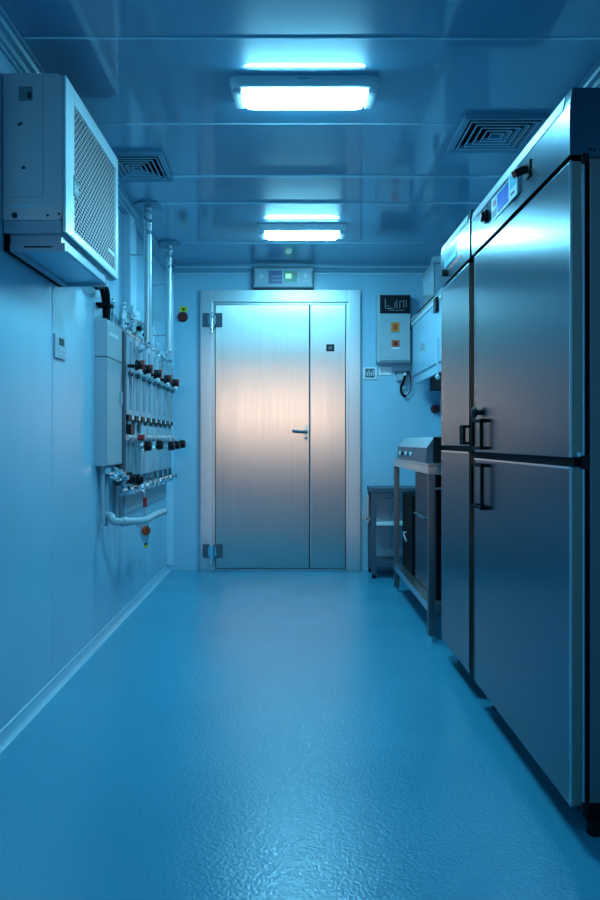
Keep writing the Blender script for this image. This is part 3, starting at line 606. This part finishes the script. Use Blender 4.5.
def ring_handle(name, parent, yc, zc, wy, hz, x=0.72, t=0.012, so=0.024):
    m = MB()
    a, b_, c_, d_ = yc-wy/2, yc+wy/2, zc-hz/2, zc+hz/2
    m.box(x-so, x-so+t, a, a+t, c_, d_, 0.003).box(x-so, x-so+t, b_-t, b_, c_, d_, 0.003).box(x-so, x-so+t, a, b_, c_, c_+t, 0.003).box(x-so, x-so+t, a, b_, d_-t, d_, 0.003)
    m.box(x-so+t*.5, x+0.003, b_-t, b_, c_, c_+t).box(x-so+t*.5, x+0.003, b_-t, b_, d_-t, d_).box(x-so+t*.5, x+0.003, a, a+t, c_, c_+t).box(x-so+t*.5, x+0.003, a, a+t, d_-t, d_)
    return m.build(name, 'rubber', parent)
f1 = fridge(2.07, 3.20, 1.965, 0.995, 'largest, nearest tall steel refrigerator with blue screen on its header', True)
ring_handle('handle', f1, 3.035, 1.075, 0.15, 0.115)
ring_handle('handle', f1, 3.035, 0.880, 0.17, 0.170)
MB().cyl((0.722, 3.08, 1.160), (0.704, 3.08, 1.160), 0.010).ball((0.702, 3.08, 1.160), 0.018, (0.7, 1.5, 1.2)).box(0.698, 0.706, 3.085, 3.097, 1.125, 1.15).build('lock', 'black', f1)
HX = 0.719
def hb_(name, m, parent, ya, yb, za, zb, d0, d1, bev=0): return bx(name, m, parent, HX-d1, HX-d0, ya, yb, za, zb, bev)
cp = hb_('control_panel', 'panelbox', f1, 2.522, 2.872, 1.835, 1.915, 0, 0.003, 0.001)
hb_('blue_screen', 'screen', cp, 2.635, 2.785, 1.846, 1.906, 0.003, 0.005)
wp = hb_('white_module', 'white', cp, 2.528, 2.628, 1.832, 1.918, 0.003, 0.008, 0.001)
hb_('pale_display', 'cyanlcd', wp, 2.540, 2.612, 1.868, 1.910, 0.008, 0.009); hb_('module_print', 'ink', wp, 2.560, 2.600, 1.846, 1.853, 0.008, 0.009)
hb_('red_logo', 'red', cp, 2.810, 2.845, 1.880, 1.900, 0.003, 0.004); hb_('text_block', 'slate', cp, 2.800, 2.865, 1.842, 1.868, 0.003, 0.004)
kn = MB().cyl((HX, 2.96, 1.880), (HX-0.010, 2.96, 1.880), 0.026, seg=22, bev=0.002).cyl((HX-0.010, 2.96, 1.880), (HX-0.022, 2.96, 1.880), 0.018, seg=22).build('knob', 'black', f1)
ks = MB().box(HX-0.006, HX, 2.405, 2.455, 1.850, 1.900, 0.002).cyl((HX-0.006, 2.43, 1.877), (HX-0.034, 2.445, 1.868), 0.013, seg=16).build('key_switch', 'black', f1)
MB().cyl((HX-0.034, 2.445, 1.868), (HX-0.045, 2.450, 1.863), 0.011, seg=14, bev=0.002).build('red_tip', 'pink', ks)
MB().cyl((0.772, 2.072, 1.805), (0.772, 2.069, 1.805), 0.004, seg=10).cyl((0.782, 2.072, 1.803), (0.782, 2.069, 1.803), 0.003, seg=10).build('screw', 'black', f1)
f2 = fridge(3.235, 3.86, 1.985, 1.017, 'narrower tall steel refrigerator just beyond the largest one', False)
m = MB().box(0.694, 0.706, 3.25, 3.32, 1.035, 1.115, 0.003).box(0.706, 0.724, 3.25, 3.265, 1.035, 1.047).box(0.706, 0.724, 3.25, 3.265, 1.103, 1.115)
m.build('handle', 'rubber', f2)
ms = MB()
for i in range(9): ms.box(HX-0.001, HX, 3.40+i*0.030, 3.42+i*0.030, 1.832+(i % 3)*0.003, 1.842+(i % 2)*0.004)
ms.build('red_lettering', 'rust', f2)
cp = hb_('control_panel', 'cyanlcd', f2, 3.50, 3.76, 1.86, 1.935, 0, 0.003, 0.001)
for i in range(4): hb_('button', 'slate', cp, 3.53+i*0.055, 3.555+i*0.055, 1.885, 1.915, 0.003, 0.005)
MB().cyl((HX, 3.74, 1.835), (HX-0.02, 3.74, 1.835), 0.016, seg=18).build('knob', 'black', f2)

# ------------------------------------------------------------------ steel work table
wt = thing('work_table', 'open frame steel work table with undershelf beyond the refrigerators', 'table', (0.95, 4.9, 0))
TX0, TX1, TY0, TY1 = 0.712, 1.17, 4.18, 5.60
m = MB().box(TX0, TX1, TY0, TY1, 0.915, 0.93, 0.002)
m.build('tabletop', 'steel', wt)
m = MB().box(TX0, TX0+0.035, TY0, TY1, 0.875, 0.915, 0.002).box(TX1-0.035, TX1, TY0, TY1, 0.875, 0.915).box(TX0+.035, TX1-.035, TY0, TY0+0.03, 0.875, 0.915).box(TX0+.035, TX1-.035, TY1-0.03, TY1, 0.875, 0.915)
m.build('apron', 'door', wt)
for xx in (TX0, TX1-0.036):
    for yy in (TY0, TY1-0.036):
        lg = bx('leg', 'legsteel', wt, xx, xx+0.036, yy, yy+0.036, 0.03, 0.875, 0.003)
        MB().cyl((xx+0.018, yy+0.018, 0), (xx+0.018, yy+0.018, 0.03), 0.015, seg=14, bev=0.003).build('foot', 'chrome', lg)
m = MB().box(TX0+0.004, TX1-0.004, TY0+0.037, TY1-0.037, 0.180, 0.192).box(TX0+0.004, TX0+0.012, TY0+0.037, TY1-0.037, 0.150, 0.180).box(TX1-0.012, TX1-0.004, TY0+0.037, TY1-0.037, 0.150, 0.180).box(TX0+0.037, TX1-0.037, TY0+0.004, TY0+0.037, 0.150, 0.192).box(TX0+0.037, TX1-0.037, TY1-0.037, TY1-0.004, 0.150, 0.192)
m.build('undershelf', 'steel', wt)
MB().cyl((TX0+0.036, TY0+0.02, 0.80), (TX1-0.036, TY0+0.02, 0.80), 0.007, seg=10).build('cross_rail', 'steel', wt)

ap = thing('countertop_appliance', 'long low steel appliance with sloping top standing on the work table', 'appliance', (0.95, 4.9, 0.93))
MB().prism([(0.722, 0.93), (0.728, 1.012), (0.764, 1.062), (0.775, 1.070), (1.13, 1.070), (1.13, 0.93)], 'y', 4.325, 5.50).build('body', 'slate', ap, ang=20)
MB().prism([(0.7272, 1.0125), (0.7632, 1.0630), (0.7745, 1.0715), (1.12, 1.0715), (1.12, 1.070), (0.776, 1.070), (0.765, 1.062), (0.729, 1.012)], 'y', 4.330, 5.47).build('lid', 'steel', ap, ang=20)
bx('end_cover', 'black', ap, 0.762, 1.135, 4.308, 4.325, 0.935, 1.072, 0.003)
for i, y in enumerate((4.86, 4.94, 5.06, 5.22, 5.32)):
    MB().cyl((0.727, y, 0.970), (0.712, y, 0.970), 0.014, seg=14).build('dial', 'ink' if i % 2 else 'label', ap)
uo = thing('undercounter_cabinet', 'dark glass fronted cabinet standing on the work table undershelf', 'cabinet', (0.98, 4.66, 0.192))
bx('body', 'rubber', uo, 0.782, 1.14, 4.30, 5.02, 0.192, 0.865, 0.004)
bx('glass_front', 'navy', uo, 0.772, 0.782, 4.31, 5.01, 0.20, 0.855, 0.002)
bx('handle', 'slate', uo, 0.752, 0.772, 4.55, 4.95, 0.60, 0.612, 0.003)
ub = thing('undercounter_box', 'low black box with a small silver lever at the far end of the undershelf', 'box', (0.98, 5.32, 0.192))
bx('body', 'rubber', ub, 0.765, 1.13, 5.10, 5.54, 0.192, 0.70, 0.006); 
MB().tube([(0.765, 5.35, 0.44), (0.745, 5.34, 0.435), (0.742, 5.20, 0.40)], 0.005).build('lever', 'galv', ub)

# ------------------------------------------------------------------ small cart by back wall
ct = thing('utility_cart', 'small low steel shelf cart against the back wall, right of the door', 'cart', (0.78, 6.28, 0))
cx0, cx1, cy0, cy1 = 0.603, 0.98, 6.10, 6.44
bx('top_shelf', 'slate', ct, cx0, cx1, cy0, cy1, 0.655, 0.69, 0.004)
for xx in (cx0+0.006, cx1-0.040):
    for yy in (cy0+0.004, cy1-0.040):
        lg = bx('leg', 'slate', ct, xx, xx+0.034, yy, yy+0.034, 0.03, 0.655, 0.003)
        MB().cyl((xx+0.017, yy+0.017, 0), (xx+0.017, yy+0.017, 0.03), 0.015, seg=14, bev=0.003).build('foot', 'black', lg)
bx('middle_shelf', 'white', ct, cx0+0.04, cx1-0.04, cy0+0.006, cy1-0.006, 0.405, 0.430, 0.002)
bx('bottom_shelf', 'slate', ct, cx0+0.04, cx1-0.04, cy0+0.006, cy1-0.006, 0.085, 0.125, 0.003)
bx('back_sheet', 'panelbox', ct, cx0+0.04, cx1-0.04, cy1-0.012, cy1-0.006, 0.125, 0.655)
MB().box(cx0-0.045, cx0+0.02, 6.36, 6.385, 0.425, 0.44).box(cx0-0.045, cx0-0.035, 6.36, 6.385, 0.44, 0.52).box(cx0-0.012, cx0+0.006, 6.36, 6.385, 0.40, 0.62).build('side_hook', 'galv', ct)
MB().cyl((0.70, 6.14, 0.600), (0.94, 6.14, 0.612), 0.006).build('towel_rod', 'chrome', ct)
